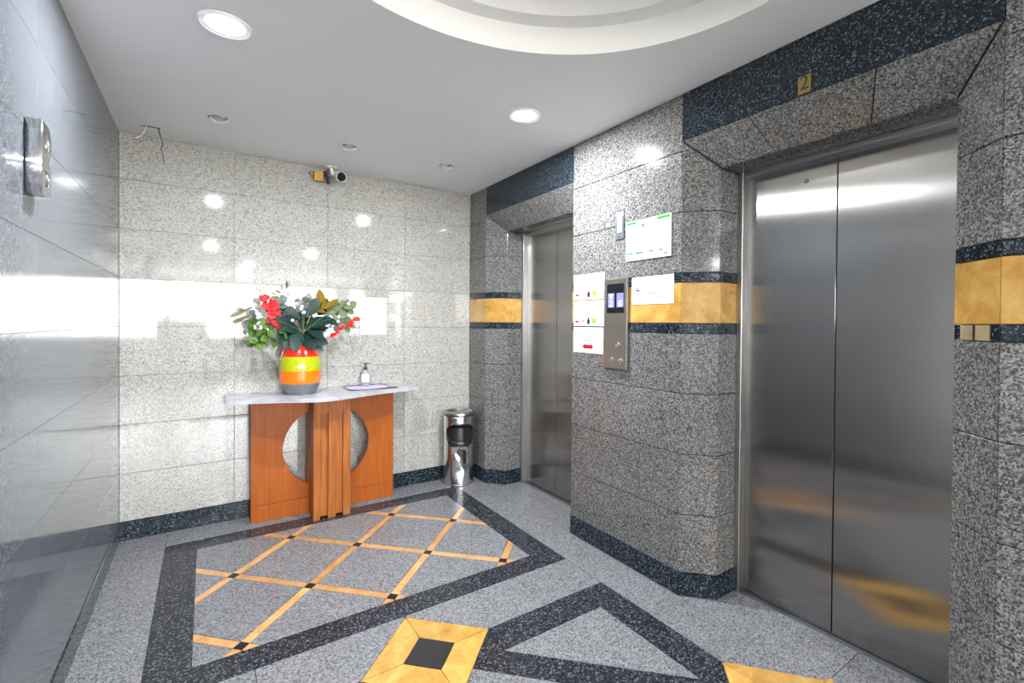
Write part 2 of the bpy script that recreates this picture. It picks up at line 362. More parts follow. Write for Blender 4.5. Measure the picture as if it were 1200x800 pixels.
bm = bmesh.new(); strip(ringv(R1, ZC), ringv(R1-.004, ZC+.11)); fin(bm, 'cove_riser', M['riser_paint'], ce, smooth=True)
bm = bmesh.new(); strip(ringv(R1-.004, ZC+.11), ringv(R2, ZC+.11)); fin(bm, 'cove_step', M['ceiling_paint'], ce)
bm = bmesh.new(); strip(ringv(R2, ZC+.11), ringv(R2-.004, ZC+.20)); fin(bm, 'cove_riser', M['riser_paint'], ce, smooth=True)
bm = bmesh.new(); bm.faces.new(ringv(R2-.004, ZC+.20)); fin(bm, 'cove_top', M['ceiling_paint'], ce)
# ---- entrance hall behind the photographer (glazed front seen only as reflections and daylight)
def hall(name, *a, mat=M['hall_paint']): return boxo(name, *a, mat, kind='structure')
hall('wall_hall_north', -4, -.3, ENDL, ENDL+.2, 0, ZC)
hall('wall_hall_far', XD+.3, 6.5, END-.02, END+.2, 0, ZC)
YF = -11.0
SIDE = []
for nm, x0, x1, xp, rot in (('wall_hall_west', -4.2, -4, -4.1, -PI/2), ('wall_hall_east', 6.5, 6.7, 6.6, PI/2)):
    bm = bmesh.new(); box(bm, x0, x1, -11.2, ENDL+.2, 0, .7); box(bm, x0, x1, -11.2, ENDL+.2, 2.3, ZC+.1); ys = -11.2
    for a, b in SIDE:
        box(bm, x0, x1, ys, a, .7, 2.3); ys = b
        l = bpy.data.lights.new('daylight_portal', 'AREA'); l.shape = 'RECTANGLE'; l.size = 1.6; l.size_y = b-a; l.cycles.is_portal = True
        o = bpy.data.objects.new('daylight_portal', l); COL.objects.link(o); o.location = (xp, (a+b)/2, 1.5); o.rotation_euler = (0, rot, 0)
    box(bm, x0, x1, ys, ENDL+.2, .7, 2.3); fin(bm, nm, M['hall_paint'], kind='structure')
OPEN = [(-3.2, -.42, 1.40, 2.28), (-.27, .5, 1.40, 2.28), (.5, 3.4, .97, 2.28), (4.2, 6.2, .97, 2.28)]
bm = bmesh.new(); box(bm, -4.2, 6.7, YF-.2, YF, 2.28, ZC+.2); xs = -4.2
for a, b, c, d in OPEN:
    if a-xs > .02: box(bm, xs, a, YF-.2, YF, 0, 2.28)
    box(bm, a, b, YF-.2, YF, 0, c); xs = b
box(bm, xs, 6.7, YF-.2, YF, 0, 2.28)
fin(bm, 'wall_entrance', M['hall_paint'], kind='structure')
for a, b, c, d in OPEN: portal(a, b, c, d, YF-.1)
boxo('ground', -40, 40, -60, YF-.2, -.1, -.05, M['asphalt'], kind='structure')

# ------------------------------------------------------------------ floor
fl = boxo('floor', -4.2, 6.7, -11.2, .3, -.10, -TH, M['grout'], kind='structure')
def ft(name, pts, mat, gap=.0012, **k):
    p = pts if sum(pts[i][0]*pts[(i+1) % len(pts)][1]-pts[(i+1) % len(pts)][0]*pts[i][1] for i in range(len(pts))) > 0 else pts[::-1]
    return tile(name, p, (0, 0, 0), (1, 0, 0), (0, 1, 0), mat, fl, TH, gap, .0006, proud=random.uniform(-.0003, 0), **k)
GR, DK, YM, IM, BS = M['floor_granite'], M['floor_dark'], M['yellow_marble'], M['inlay_marble'], M['black_stone']
A, B, C, D = .23, 2.08, -.24, -1.72          # first carpet, outer edges
bw = .148
ft('border_stone', [(A, C), (A+bw, C-bw), (A+bw, D+bw), (A, D)], DK); ft('border_stone', [(B, C), (B, D), (B-bw, D+bw), (B-bw, C-bw)], DK)
for x0, x1, e0, e1 in ((A, 1.20, A+bw, 1.20), (1.20, 1.62, 1.20, 1.62), (1.62, B, 1.62, B-bw)):
    ft('border_stone', [(x0, C), (x1, C), (e1, C-bw), (e0, C-bw)], DK); ft('border_stone', [(x0, D), (x1, D), (e1, D+bw), (e0, D+bw)], DK)
def clip(poly, a, b, c):          # keep a*x+b*y <= c
    out = []
    for i in range(len(poly)):
        p, q = poly[i], poly[(i+1) % len(poly)]; dp = a*p[0]+b*p[1]-c; dq = a*q[0]+b*q[1]-c
        if dp <= 0: out.append(p)
        if dp*dq < 0: t = dp/(dp-dq); out.append((p[0]+(q[0]-p[0])*t, p[1]+(q[1]-p[1])*t))
    return out
sx, sy, ox, oy = .3093, .3365, .540, -.520
ix0, ix1, iy0, iy1 = A+bw, B-bw, D+bw, C-bw
hw = .095
def area(p): return abs(sum(p[i][0]*p[(i+1) % len(p)][1]-p[(i+1) % len(p)][0]*p[i][1] for i in range(len(p))))/2
def dedupe(p):
    o = []
    for q in p:
        if not o or (abs(q[0]-o[-1][0])+abs(q[1]-o[-1][1])) > 1e-3: o.append(q)
    if len(o) > 1 and abs(o[0][0]-o[-1][0])+abs(o[0][1]-o[-1][1]) < 1e-3: o.pop()
    return o
iv = []
for k in range(-7, 12, 2): iv += [(k-hw, k+hw, 1), (k+hw, k+2-hw, 0)]
for p0, p1, ps in iv:
    for q0, q1, qs in iv:
        # p = X/sx + Y/sy, q = X/sx - Y/sy with X = x-ox, Y = oy-y
        cx, cy = (p0+p1)/2, (q0+q1)/2
        pl = []
        for pp, qq in ((p0, q0), (p1, q0), (p1, q1), (p0, q1)): pl.append((ox+(pp+qq)/2*sx, oy-(pp-qq)/2*sy))
        for cc in ((1, 0, ix1), (-1, 0, -ix0), (0, 1, iy1), (0, -1, -iy0)):
            pl = clip(pl, *cc)
            if not pl: break
        if not pl: continue
        pl = dedupe(pl)
        if len(pl) < 3 or area(pl) < 2.0e-4: continue
        if ps and qs: ft('inlay_square', pl, BS)
        elif ps or qs: ft('inlay_strip', pl, IM)
        else: ft('granite_slab', pl, GR)
# field round the first carpet
for y0, y1 in ((0, -.95), (-.95, -1.72), (-1.72, -2.02), (-2.02, -3.0), (-3.0, -4.4)): ft('granite_slab', [(0, y0), (A, y0), (A, y1), (0, y1)], GR)
for x0, x1 in ((A, 1.155), (1.155, B)): ft('granite_slab', [(x0, 0), (x1, 0), (x1, C), (x0, C)], GR)
for x0, x1 in ((A, .575),): ft('granite_slab', [(x0, D), (x1, D), (x1, -2.02), (x0, -2.02)], GR)
hx, hy = .268, .290
ft('granite_slab', [(.575, D), (1.155, D), (1.155-.008, -2.02+hy-.01), (1.155-hx, -2.02), (.575, -2.02)], GR)
ft('granite_slab', [(1.155, D), (1.73, D), (1.73, -2.02), (1.155+hx, -2.02), (1.155+.008, -2.02+hy-.01)], GR)
ft('granite_slab', [(1.73, D), (B, D), (B, -2.02), (1.73, -2.02)], GR)
# strip by the lift wall and the recess floors
for y0, y1 in ((0, -.297), (-.297, -1.0), (-1.0, -1.72), (-1.72, -2.37)): ft('granite_slab', [(B, y0), (W, y0), (W, y1), (B, y1)], GR)
ft('granite_slab', [(B, -2.37), (W, -2.37), (W, -3.03+.002), (B+hx-.04, -3.03), (B, -3.03+hy)], GR)
ft('granite_slab', [(B, -3.03-hy), (B+hx-.04, -3.03), (W, -3.03), (W, -3.7), (B, -3.7)], GR)
ft('granite_slab', [(B, -3.7), (W, -3.7), (W, END), (B, END)], GR)
XS = XD+.006
for a, b, c, d, mid in ((Y1, Y2, F1, F2, -.883), (Y3, Y4, N1, N2, -3.035)):
    ft('granite_slab', [(W, a), (XC, c), (XS, c), (XS, mid), (W, mid)], GR); ft('granite_slab', [(W, b), (W, mid), (XS, mid), (XS, d), (XC, d)], GR)
# second carpet: border, rhombus band, four yellow corner stones with black centres
A2, B2, C2, D2 = .23, 2.08, -2.02, -4.04
mx, my = (A2+B2)/2, (C2+D2)/2
def mir(p, sxn, syn): return [(mx+sxn*(x-mx), my+syn*(y-my)) for x, y in p]
dx, dy = B2-mx, C2-my           # half sizes
for s in (1, -1):
    for t in (1, -1):
        k = lambda p: mir(p, s, t)
        top = [(mx+hx, C2), (B2, C2), (B2-bw, C2-bw-.012), (1.406, C2-bw-.012)]
        ft('border_stone', k([(mx+hx, C2), (B2, C2), (B2-bw, C2-bw-.013), (1.406, C2-bw-.013)]), DK)
        ft('border_stone', k([(B2, C2), (B2, my+hy), (B2-bw, -2.75), (B2-bw, C2-bw-.013)]), DK)
        ft('granite_slab', k([(1.406, C2-bw-.013), (B2-bw, C2-bw-.013), (B2-bw, -2.75)]), GR)
        # rhombus band between the corner triangle and the middle field
        ft('border_stone', k([(1.406, C2-bw-.013), (B2-bw, -2.75), (B2, my+hy), (B2-hx*.62, my+hy*.38), (mx+hx*.38, C2-hy*.62), (mx+hx, C2)]), DK)
ft('granite_slab', [(mx+hx*.38, C2-hy*.62), (B2-hx*.62, my+hy*.38), (B2-hx, my), (mx+.001, my), (mx, C2-hy)], GR)
ft('granite_slab', mir([(mx+hx*.38, C2-hy*.62), (B2-hx*.62, my+hy*.38), (B2-hx, my), (mx+.001, my), (mx, C2-hy)], -1, 1), GR)
ft('granite_slab', mir([(mx+hx*.38, C2-hy*.62), (B2-hx*.62, my+hy*.38), (B2-hx, my), (mx+.001, my), (mx, C2-hy)], 1, -1), GR)
ft('granite_slab', mir([(mx+hx*.38, C2-hy*.62), (B2-hx*.62, my+hy*.38), (B2-hx, my), (mx+.001, my), (mx, C2-hy)], -1, -1), GR)
for cx, cy in ((mx, C2), (B2, my), (mx, D2), (A2, my)):
    o4 = [(cx, cy+hy), (cx+hx, cy), (cx, cy-hy), (cx-hx, cy)]; q = .40
    i4 = [(cx, cy+hy*q), (cx+hx*q, cy), (cx, cy-hy*q), (cx-hx*q, cy)]
    if cx == A2: o4[3] = (cx-hx*.8, cy)
    for i in range(4):
        j = (i+1) % 4; ft('marble_tile', [o4[i], o4[j], i4[j], i4[i]], YM)
    ft('inlay_square', i4, BS)
for x0 in (-4, 2.6):
    pass
ft('granite_slab', [(A, -4.04-.3), (B, -4.04-.3), (B, END), (A, END)], GR)
for i in range(10):
    for j in range(7): ft('granite_slab', [(-4+i*1.05, -11+j*.9428), (-2.95+i*1.05, -11+j*.9428), (-2.95+i*1.05, -10.0572+j*.9428), (-4+i*1.05, -10.0572+j*.9428)], M['hall_granite'])
for i in range(4):
    for j in range(2): ft('granite_slab', [(-4+i*1, -4.4+j*.89), (-3+i*1, -4.4+j*.89), (-3+i*1, -3.51+j*.89), (-4+i*1, -3.51+j*.89)], M['hall_granite'])

# ------------------------------------------------------------------ ceiling lights
def lit(x, y, label, energy, group='lit downlights'):
    t = empty('downlight', (x, y, ZC), label=label, cat='light', group=group)
    bm = bmesh.new(); lathe(bm, [(.066, -.004), (.082, -.010), (.088, -.004), (.088, 0), (.066, 0), (.066, -.004)], 40, cap=False); fin(bm, 'trim_ring', M['white_plastic'], t, smooth=True)
    bm = bmesh.new(); lathe(bm, [(.066, -.003), (.05, -.006), (.026, -.0068)], 40, cap=False); fin(bm, 'glare_ring', M['hall_lens_glare'], t, smooth=True)  # glowing ring that stands in for the glare round the small lens
    bm = bmesh.new(); lathe(bm, [(.026, -.0068), (.015, -.0082), (0, -.009)], 32, cap=False); fin(bm, 'lens', M['lamp_lens' if y > -4 else 'hall_lens_glare'], t, smooth=True)
    l = bpy.data.lights.new('lamp', 'AREA'); l.shape = 'DISK'; l.size = .05; l.energy = energy; l.color = (.93, .96, 1)
    o = bpy.data.objects.new('lamp', l); COL.objects.link(o); o.parent = t; o.location = (0, 0, -.012)
    return t
lit(.481, -1.63, 'round lit ceiling downlight nearest the left wall', 36)
lit(1.822, -1.653, 'round lit ceiling downlight nearest the lift pier', 42)
for x, y, wh in ((.48, -4.9, 'just behind the photographer'), (1.82, -4.9, 'just past the right wall end'), (-2, -7.5, 'on the far west side'), (1.1, -7.5, 'in the middle'), (4.4, -7.5, 'on the far east side'), (1.1, -9.6, 'beside the glazed front')): lit(x, y, 'unseen round lit downlight added in the entrance hall ceiling ' + wh, 26, 'added hall downlights')  # unseen lamps, added for the light they give from behind the camera
def unlit(x, y, label):
    t = empty('recessed_spotlight', (x, y, ZC), label=label, cat='light', group='small unlit spotlights')
    bm = bmesh.new(); lathe(bm, [(.030, -.002), (.050, -.009), (.055, -.004), (.055, 0), (.030, 0), (.030, -.002)], 36, cap=False); fin(bm, 'trim_ring', M['chrome'], t, smooth=True)
    bm = bmesh.new(); lathe(bm, [(.031, -.003), (.018, -.012), (0, -.014)], 30); fin(bm, 'lamp_glass', M['dim_lens'], t, smooth=True)
unlit(.482, -.58, 'small unlit ceiling spotlight nearest the left wall')
unlit(1.164, -.57, 'small unlit ceiling spotlight in front of the security camera')
unlit(1.819, -.60, 'small unlit ceiling spotlight nearest the far lift')

# ------------------------------------------------------------------ console table
t = empty('console_table', (1.12, 0, 0), label='orange wooden console table with marble top and round cut-out', cat='table')
off = -Vector(t.location)
def cpart(bm, name, mat, **k):
    o = fin(bm, name, mat, t, **k); o.location = off; return o
ZT = .845
front = [(.519, -.325), (.65, -.345), (.81, -.398), (.90, -.455), (.99, -.492), (1.07, -.500), (1.148, -.476), (1.23, -.440), (1.33, -.394), (1.43, -.352), (1.53, -.325), (1.666, -.303), (1.745, -.285)]
bm = bmesh.new(); prism(bm, front+[(1.745, -.006), (.519, -.006)], 'z', ZT-.025, ZT)
es = [e for e in bm.edges if abs(e.verts[0].co.z-ZT) < 1e-5 and abs(e.verts[1].co.z-ZT) < 1e-5]
bmesh.ops.bevel(bm, geom=es, offset=.006, segments=2, affect='EDGES'); cpart(bm, 'table_top', M['table_marble'])
# front panel with round hole, kick board joint below
def holed(x0, x1, z0, z1, cx, cz, r, y0, y1, name, mat, n=64):
    bm = bmesh.new(); out = []; inn = []
    ang = sorted(set([2*PI*i/n for i in range(n)]+[math.atan2(z-cz, x-cx) % (2*PI) for x in (x0, x1) for z in (z0, z1)]))
    for a in ang:
        c, s = math.cos(a), math.sin(a); k = 1e9
        if c > 1e-9: k = min(k, (x1-cx)/c)
        if c < -1e-9: k = min(k, (x0-cx)/c)
        if s > 1e-9: k = min(k, (z1-cz)/s)
        if s < -1e-9: k = min(k, (z0-cz)/s)
        out.append((cx+c*k, cz+s*k)); inn.append((cx+c*r, cz+s*r))
    V = [[bm.verts.new((p[0], y, p[1])) for p in pts] for y in (y0, y1) for pts in (out, inn)]
    m = len(ang)
    for i in range(m):
        j = (i+1) % m
        bm.faces.new((V[0][i], V[0][j], V[1][j], V[1][i])); bm.faces.new((V[2][i], V[3][i], V[3][j], V[2][j]))
        bm.faces.new((V[1][i], V[1][j], V[3][j], V[3][i])); bm.faces.new((V[0][j], V[0][i], V[2][i], V[2][j]))
    return cpart(bm, name, mat)
holed(.662, 1.590, .1135, ZT-.025, 1.126, .460, .281, -.160, -.122, 'front_panel', M['orange_wood'])
bm = bmesh.new(); box(bm, .662, 1.590, -.1595, -.122, 0, .1105, .001); cpart(bm, 'kick_board', M['orange_wood'])
for x0, x1 in ((.663, .685), (1.567, 1.589)):
    bm = bmesh.new(); box(bm, x0, x1, -.1215, -.012, 0, ZT-.025); cpart(bm, 'side_panel', M['orange_wood'])
for x0, x1 in ((1.003, 1.045), (1.094, 1.143), (1.189, 1.238)):
    bm = bmesh.new(); box(bm, x0, x1, -.345, -.1605, 0, ZT-.025, .002); cpart(bm, 'fin', M['fin_wood'])
for x0, x1 in ((1.0455, 1.0935), (1.1435, 1.1885)):
    bm = bmesh.new(); box(bm, x0, x1, -.325, -.300, .016, .7175); cpart(bm, 'recess_panel', M['fin_wood'])
    bm = bmesh.new(); box(bm, x0, x1, -.343, -.300, .718, ZT-.025); cpart(bm, 'top_rail', M['fin_wood'])
for x0, x1 in ((1.003, 1.025), (1.216, 1.238)):
    bm = bmesh.new(); box(bm, x0, x1, -.1215, -.012, 0, ZT-.025); cpart(bm, 'back_web', M['fin_wood'])

# ------------------------------------------------------------------ vase
VX, VY = .945, -.200
t = empty('vase', (VX, VY, ZT), label='rounded ceramic vase striped red, yellow, orange and grey', cat='vase')
prof = [(0, .092), (.02, .101), (.05, .113), (.077, .121), (.10, .125), (.14, .1285), (.180, .130), (.22, .126), (.255, .118), (.29, .105), (.315, .093), (.330, .084)]
def rad(z):
    for (a, ra), (b, rb) in zip(prof, prof[1:]):
        if a <= z <= b: return ra+(rb-ra)*(z-a)/(b-a)
M['glaze_red'] = plain('glaze_red', (.80, .018, .008), .12, coat=.5); M['glaze_lime'] = plain('glaze_lime', (.33, .37, .004), .12, coat=.5)
M['glaze_orange'] = plain('glaze_orange', (.85, .16, .006), .12, coat=.5); M['glaze_grey'] = plain('glaze_grey', (.13, .14, .15), .4, noise=.35, nscale=25)
for z0, z1, m, lab in ((0, .077, 'glaze_grey', 'rough grey foot'), (.077, .163, 'glaze_orange', 'orange glaze band'), (.163, .257, 'glaze_lime', 'yellow green glaze band'), (.257, .330, 'glaze_red', 'red glaze band')):
    bm = bmesh.new(); k = 8; pr = [(rad(z0+(z1-z0)*i/k), z0+(z1-z0)*i/k) for i in range(k+1)]
    if z0 == 0: pr = [(0, 0)]+pr
    if z1 == .330: pr += [(.081, .332), (.078, .328), (.080, .29), (.07, .26), (0, .26)]
    lathe(bm, pr, 56, cap=False); fin(bm, 'glaze_band', M[m], t, smooth=True, label=lab)

# ------------------------------------------------------------------ flowers (each stem its own thing)
def leafmesh(name, mat, L, Wd, fold=.15, curl=.15, n=6):
    vs = []; fs = []
    for i in range(n+1):
        s = i/n; wdt = Wd/2*(math.sin(PI*min(1, s*.92+.04))**.75) if 0 < i < n else .0006
        z = -curl*L*s*s
        vs += [(-wdt, L*s, z+fold*wdt), (0, L*s, z), (wdt, L*s, z+fold*wdt)]
    for i in range(n):
        a = 3*i; fs += [(a, a+1, a+4, a+3), (a+1, a+2, a+5, a+4)]
    me = bpy.data.meshes.new(name); me.from_pydata(vs, [], fs); me.materials.append(mat)
    for p in me.polygons: p.use_smooth = True
    return me
EYE = Vector((.42, -3.87, 1.335))
def place_leaf(me, a, b, parent, L, roll=0.0, name='leaf', up=None):
    a = Vector(a); b = Vector(b); d = (b-a); y = d.normalized(); f = (up or (Vector((-.2, -1, .35)))).normalized()
    x = y.cross(f).normalized(); z = x.cross(y)
    if roll: R = Matrix.Rotation(roll, 3, y); x = R @ x; z = R @ z
    s = d.length/L
    o = bpy.data.objects.new(name, me); COL.objects.link(o); o.parent = parent
    p = a-Vector(parent.location)
    o.matrix_local = Matrix(((x.x*s, y.x*s, z.x*s, p.x), (x.y*s, y.y*s, z.y*s, p.y), (x.z*s, y.z*s, z.z*s, p.z), (0, 0, 0, 1)))
    return o
MOUTH = Vector((VX, VY, ZT+.262))
GRP = 'stems in the striped vase'
def stem(name, label, pts, mat, r=.003):
    t = empty(name, MOUTH, label=label, cat='flower', group=GRP)
    bm = bmesh.new(); tube(bm, [Vector(p)-MOUTH for p in pts], r, r*.5, 6); fin(bm, 'stem', mat, t, smooth=True); return t
V = Vector
rnd = random.Random(3)
big = leafmesh('leaf', M['dark_leaf'], .12, .062, .22, .18, 7); brz = leafmesh('leaf', M['bronze_leaf'], .10, .046, .35, -.08, 6)
fresh = leafmesh('leaf', M['fresh_leaf'], .046, .036, .25, .1, 5); pale = leafmesh('leaf', M['pale_leaf'], .046, .034, .2, .12, 5)
olive = leafmesh('leaf', M['olive_leaf'], .04, .014, .3, .1, 4); silver = leafmesh('leaf', M['silver_leaf'], .044, .038, .2, .1, 5)
t = stem('magnolia_branch', 'dark green leathery leaf branch with two bronze leaves above the vase', [(VX, VY, 1.11), (.95, -.21, 1.20), (.972, -.215, 1.30), (1.0, -.22, 1.37), (1.06, -.21, 1.44)], M['stem_brown'], .005)
for a, b in [((.93, -.22, 1.276), (.892, -.33, 1.155)), ((.889, -.22, 1.268), (.795, -.30, 1.215)), ((.913, -.22, 1.276), (.795, -.28, 1.362)), ((.944, -.22, 1.353), (.805, -.2, 1.430)), ((.993, -.22, 1.385), (1.048, -.24, 1.508)), ((.965, -.22, 1.305), (1.132, -.30, 1.368)), ((.98, -.22, 1.305), (1.065, -.33, 1.232)), ((.955, -.22, 1.25), (1.095, -.29, 1.187)), ((.955, -.22, 1.255), (1.003, -.34, 1.160)), ((.91, -.22, 1.255), (.838, -.32, 1.178)), ((1.05, -.20, 1.38), (1.135, -.15, 1.512)), ((.99, -.22, 1.20), (1.070, -.27, 1.147)), ((.958, -.2, 1.276), (1.0, -.12, 1.45)), ((.93, -.22, 1.283), (.83, -.3, 1.297)), ((.975, -.18, 1.29), (1.11, -.22, 1.30)), ((.96, -.16, 1.25), (1.09, -.12, 1.24))]:
    place_leaf(big, a, b, t, .12, rnd.uniform(-.5, .5))
for a, b, r in [((1.074, -.2, 1.43), (1.054, -.22, 1.565), .2), ((1.085, -.2, 1.425), (1.188, -.22, 1.490), -.5), ((1.105, -.2, 1.405), (1.015, -.22, 1.412), .4), ((1.07, -.19, 1.42), (1.10, -.21, 1.50), .9)]:
    tag(place_leaf(brz, a, b, t, .10, r, 'bronze_leaf'), 'bronze backed leaf')
def cluster(t, me, L, n, c, ext, l0, outward=None, seed=1):
    r = random.Random(seed)
    for i in range(n):
        p = V((c[0]+r.uniform(-1, 1)*ext[0], c[1]+r.uniform(-1, 1)*ext[1], c[2]+r.uniform(-1, 1)*ext[2]))
        d = V((r.uniform(-1, 1), r.uniform(-.5, .3), r.uniform(-.8, .9))).normalized()
        if outward: d = (d*.8+V(outward)).normalized()
        place_leaf(me, p, p+d*l0*r.uniform(.8, 1.2), t, L, r.uniform(-.7, .7), up=V((r.uniform(-.7, .5), -1, r.uniform(-.2, .9))))
t = stem('boxleaf_sprig', 'bright green round leaf sprig drooping left of the vase', [(VX, VY, 1.11), (.88, -.22, 1.20), (.80, -.24, 1.24), (.70, -.24, 1.25), (.64, -.24, 1.23)], M['stem_green'])
cluster(t, fresh, .046, 24, (.745, -.25, 1.225), (.095, .04, .05), .05, (-.5, 0, .1), 4)
cluster(t, fresh, .046, 9, (.70, -.24, 1.295), (.06, .04, .05), .05, (-.4, 0, .3), 5)
place_leaf(fresh, (.675, -.24, 1.215), (.632, -.26, 1.19), t, .046); place_leaf(fresh, (.67, -.24, 1.31), (.645, -.26, 1.345), t, .046)
t = stem('eucalyptus_sprig', 'pale green leafy sprig reaching right behind the bronze leaves', [(VX, VY, 1.11), (1.02, -.18, 1.24), (1.12, -.18, 1.34), (1.22, -.18, 1.42), (1.29, -.18, 1.46)], M['stem_green'])
cluster(t, pale, .046, 30, (1.17, -.19, 1.39), (.075, .04, .075), .05, (.4, 0, .2), 8)
for a, b in (((1.24, -.19, 1.43), (1.305, -.2, 1.488)), ((1.25, -.19, 1.43), (1.29, -.2, 1.395)), ((1.23, -.19, 1.45), (1.265, -.2, 1.50)), ((1.23, -.19, 1.30), (1.265, -.2, 1.262)), ((1.26, -.19, 1.32), (1.30, -.2, 1.295)), ((1.29, -.19, 1.37), (1.335, -.2, 1.355))): place_leaf(pale, a, b, t, .046)
t = stem('dusty_sprig', 'silvery grey leaf sprig between the red blossoms and the dark leaves', [(VX, VY, 1.11), (.92, -.16, 1.28), (.88, -.15, 1.42), (.86, -.15, 1.47)], M['stem_green'])
cluster(t, silver, .044, 16, (.86, -.17, 1.43), (.06, .03, .05), .05, (-.2, 0, .4), 11)
cluster(t, silver, .044, 6, (.70, -.19, 1.36), (.05, .02, .03), .045, (-.3, 0, .2), 12)
cluster(t, silver, .044, 9, (.97, -.17, 1.43), (.03, .02, .06), .045, (0, 0, .5), 13)
t = stem('airy_sprig', 'thin olive sprig standing tallest behind the red blossoms', [(VX, VY, 1.11), (.90, -.14, 1.32), (.86, -.13, 1.48), (.865, -.13, 1.57)], M['stem_green'], .002)
for a, b in (((.865, -.13, 1.57), (.872, -.14, 1.615)), ((.86, -.13, 1.555), (.88, -.14, 1.595)), ((.84, -.13, 1.53), (.795, -.14, 1.548)), ((.86, -.13, 1.52), (.895, -.14, 1.525)), ((.83, -.13, 1.50), (.775, -.14, 1.505)), ((.82, -.13, 1.50), (.785, -.14, 1.490)), ((.85, -.13, 1.49), (.88, -.14, 1.51)), ((.93, -.13, 1.49), (.955, -.14, 1.50)), ((.91, -.13, 1.47), (.94, -.14, 1.492)), ((.72, -.13, 1.53), (.705, -.14, 1.555)), ((.70, -.13, 1.54), (.69, -.14, 1.565)), ((.73, -.13, 1.55), (.735, -.14, 1.57)), ((.845, -.13, 1.505), (.82, -.14, 1.52)), ((.99, -.14, 1.46), (.975, -.15, 1.50)), ((.98, -.14, 1.43), (.955, -.15, 1.46))): place_leaf(olive, a, b, t, .04)
bm = bmesh.new()
for pts in ([(.86, -.13, 1.48), (.82, -.13, 1.50), (.76, -.13, 1.52), (.70, -.13, 1.54)], [(.86, -.13, 1.48), (.88, -.13, 1.50), (.93, -.13, 1.49)], [(.90, -.14, 1.32), (.97, -.14, 1.42), (1.0, -.15, 1.48)]): tube(bm, [V(p)-MOUTH for p in pts], .0016, .001, 5)
fin(bm, 'twig', M['stem_green'], t)
t = stem('grass_sprig', 'loose olive sprig sticking out farthest left of the vase', [(VX, VY, 1.11), (.82, -.18, 1.28), (.70, -.19, 1.36), (.62, -.2, 1.40)], M['stem_green'], .002)
for a, b in (((.63, -.2, 1.405), (.578, -.21, 1.38)), ((.63, -.2, 1.405), (.600, -.21, 1.415)), ((.62, -.2, 1.40), (.65, -.21, 1.42)), ((.625, -.2, 1.365), (.588, -.21, 1.338)), ((.66, -.2, 1.38), (.63, -.21, 1.36))): place_leaf(olive, a, b, t, .04*.62)
# red blossoms
def blossom(bm, c, r, sd):
    rr = random.Random(sd)
    for k in range(5):
        a = 2*PI*k/5+rr.random(); d = V((math.cos(a), -.35-.3*rr.random(), math.sin(a))).normalized(); s = V((-math.sin(a), 0, math.cos(a)))
        p = V(c); q = p+d*r; n_ = V((0, -1, 0))*r*.25
        vs = [bm.verts.new(v) for v in (p, p+d*r*.55+s*r*.5+n_*.4, q+s*r*.25, q-s*r*.25, p+d*r*.55-s*r*.5+n_*.4)]
        bm.faces.new(vs)
    bmesh.ops.create_icosphere(bm, subdivisions=1, radius=r*.28, matrix=Matrix.Translation(V(c)+V((0, -r*.2, 0))))
t = stem('red_orchid_stem', 'coral red blossom stem standing upper left in the vase', [(VX, VY, 1.11), (.87, -.2, 1.24), (.80, -.21, 1.33), (.77, -.21, 1.42), (.72, -.21, 1.49)], M['stem_green'])
fm = []
for sd in range(3):
    bm = bmesh.new(); blossom(bm, (0, 0, 0), .026, sd); me = bpy.data.meshes.new('blossom'); bm.to_mesh(me); bm.free(); me.materials.append(M['red_petal']); fm.append(me)
FL = [(.712, 1.483), (.738, 1.492), (.731, 1.462), (.757, 1.459), (.786, 1.456), (.731, 1.436), (.76, 1.429), (.789, 1.438), (.738, 1.406), (.77, 1.403), (.796, 1.4), (.77, 1.373), (.803, 1.366), (.764, 1.343), (.783, 1.34), (.803, 1.314), (.78, 1.321)]
for i, (x, z) in enumerate(FL):
    o = bpy.data.objects.new('blossom', fm[i % 3]); COL.objects.link(o); o.parent = t; o.location = V((x, -.225-rnd.uniform(0, .03), z))-MOUTH; o.rotation_euler = (rnd.uniform(-.5, .5), rnd.uniform(0, 6), rnd.uniform(-.6, .6))
t = stem('scarlet_spray', 'scarlet berry spray reaching low right of the dark leaves', [(VX, VY, 1.11), (1.05, -.19, 1.18), (1.15, -.2, 1.25), (1.24, -.2, 1.31), (1.31, -.2, 1.358)], M['scarlet'], .003)
bm = bmesh.new(); blossom(bm, (0, 0, 0), .016, 9); sm = bpy.data.meshes.new('bud'); bm.to_mesh(sm); bm.free(); sm.materials.append(M['scarlet'])
for x, z in [(1.137, 1.239), (1.145, 1.25), (1.155, 1.251), (1.175, 1.267), (1.194, 1.287), (1.212, 1.299), (1.25, 1.318), (1.262, 1.330), (1.27, 1.341), (1.278, 1.325), (1.29, 1.353), (1.309, 1.358), (1.262, 1.312)]:
    o = bpy.data.objects.new('bud', sm); COL.objects.link(o); o.parent = t; o.location = V((x, -.215, z))-MOUTH; o.rotation_euler = (rnd.uniform(-.5, .5), rnd.uniform(0, 6), 0)
t = stem('berry_sprig', 'thin sprig of white berries scattered among the leaves', [(VX, VY, 1.11), (.95, -.25, 1.26), (.96, -.26, 1.36), (.945, -.265, 1.44)], M['stem_green'], .002)
bm = bmesh.new()
BE = [(.935, 1.422), (.884, 1.345), (1.169, 1.372), (.952, 1.399), (.941, 1.437), (1.233, 1.465), (1.166, 1.34), (1.244, 1.49), (.69, 1.36)]
for x, z in BE: tube(bm, [V((.955, -.25, 1.27))-MOUTH, V(((x+.955)/2, -.27, (z+1.27)/2+.02))-MOUTH, V((x, -.285, z))-MOUTH], .0012, .001, 4)
fin(bm, 'twig', M['stem_green'], t)
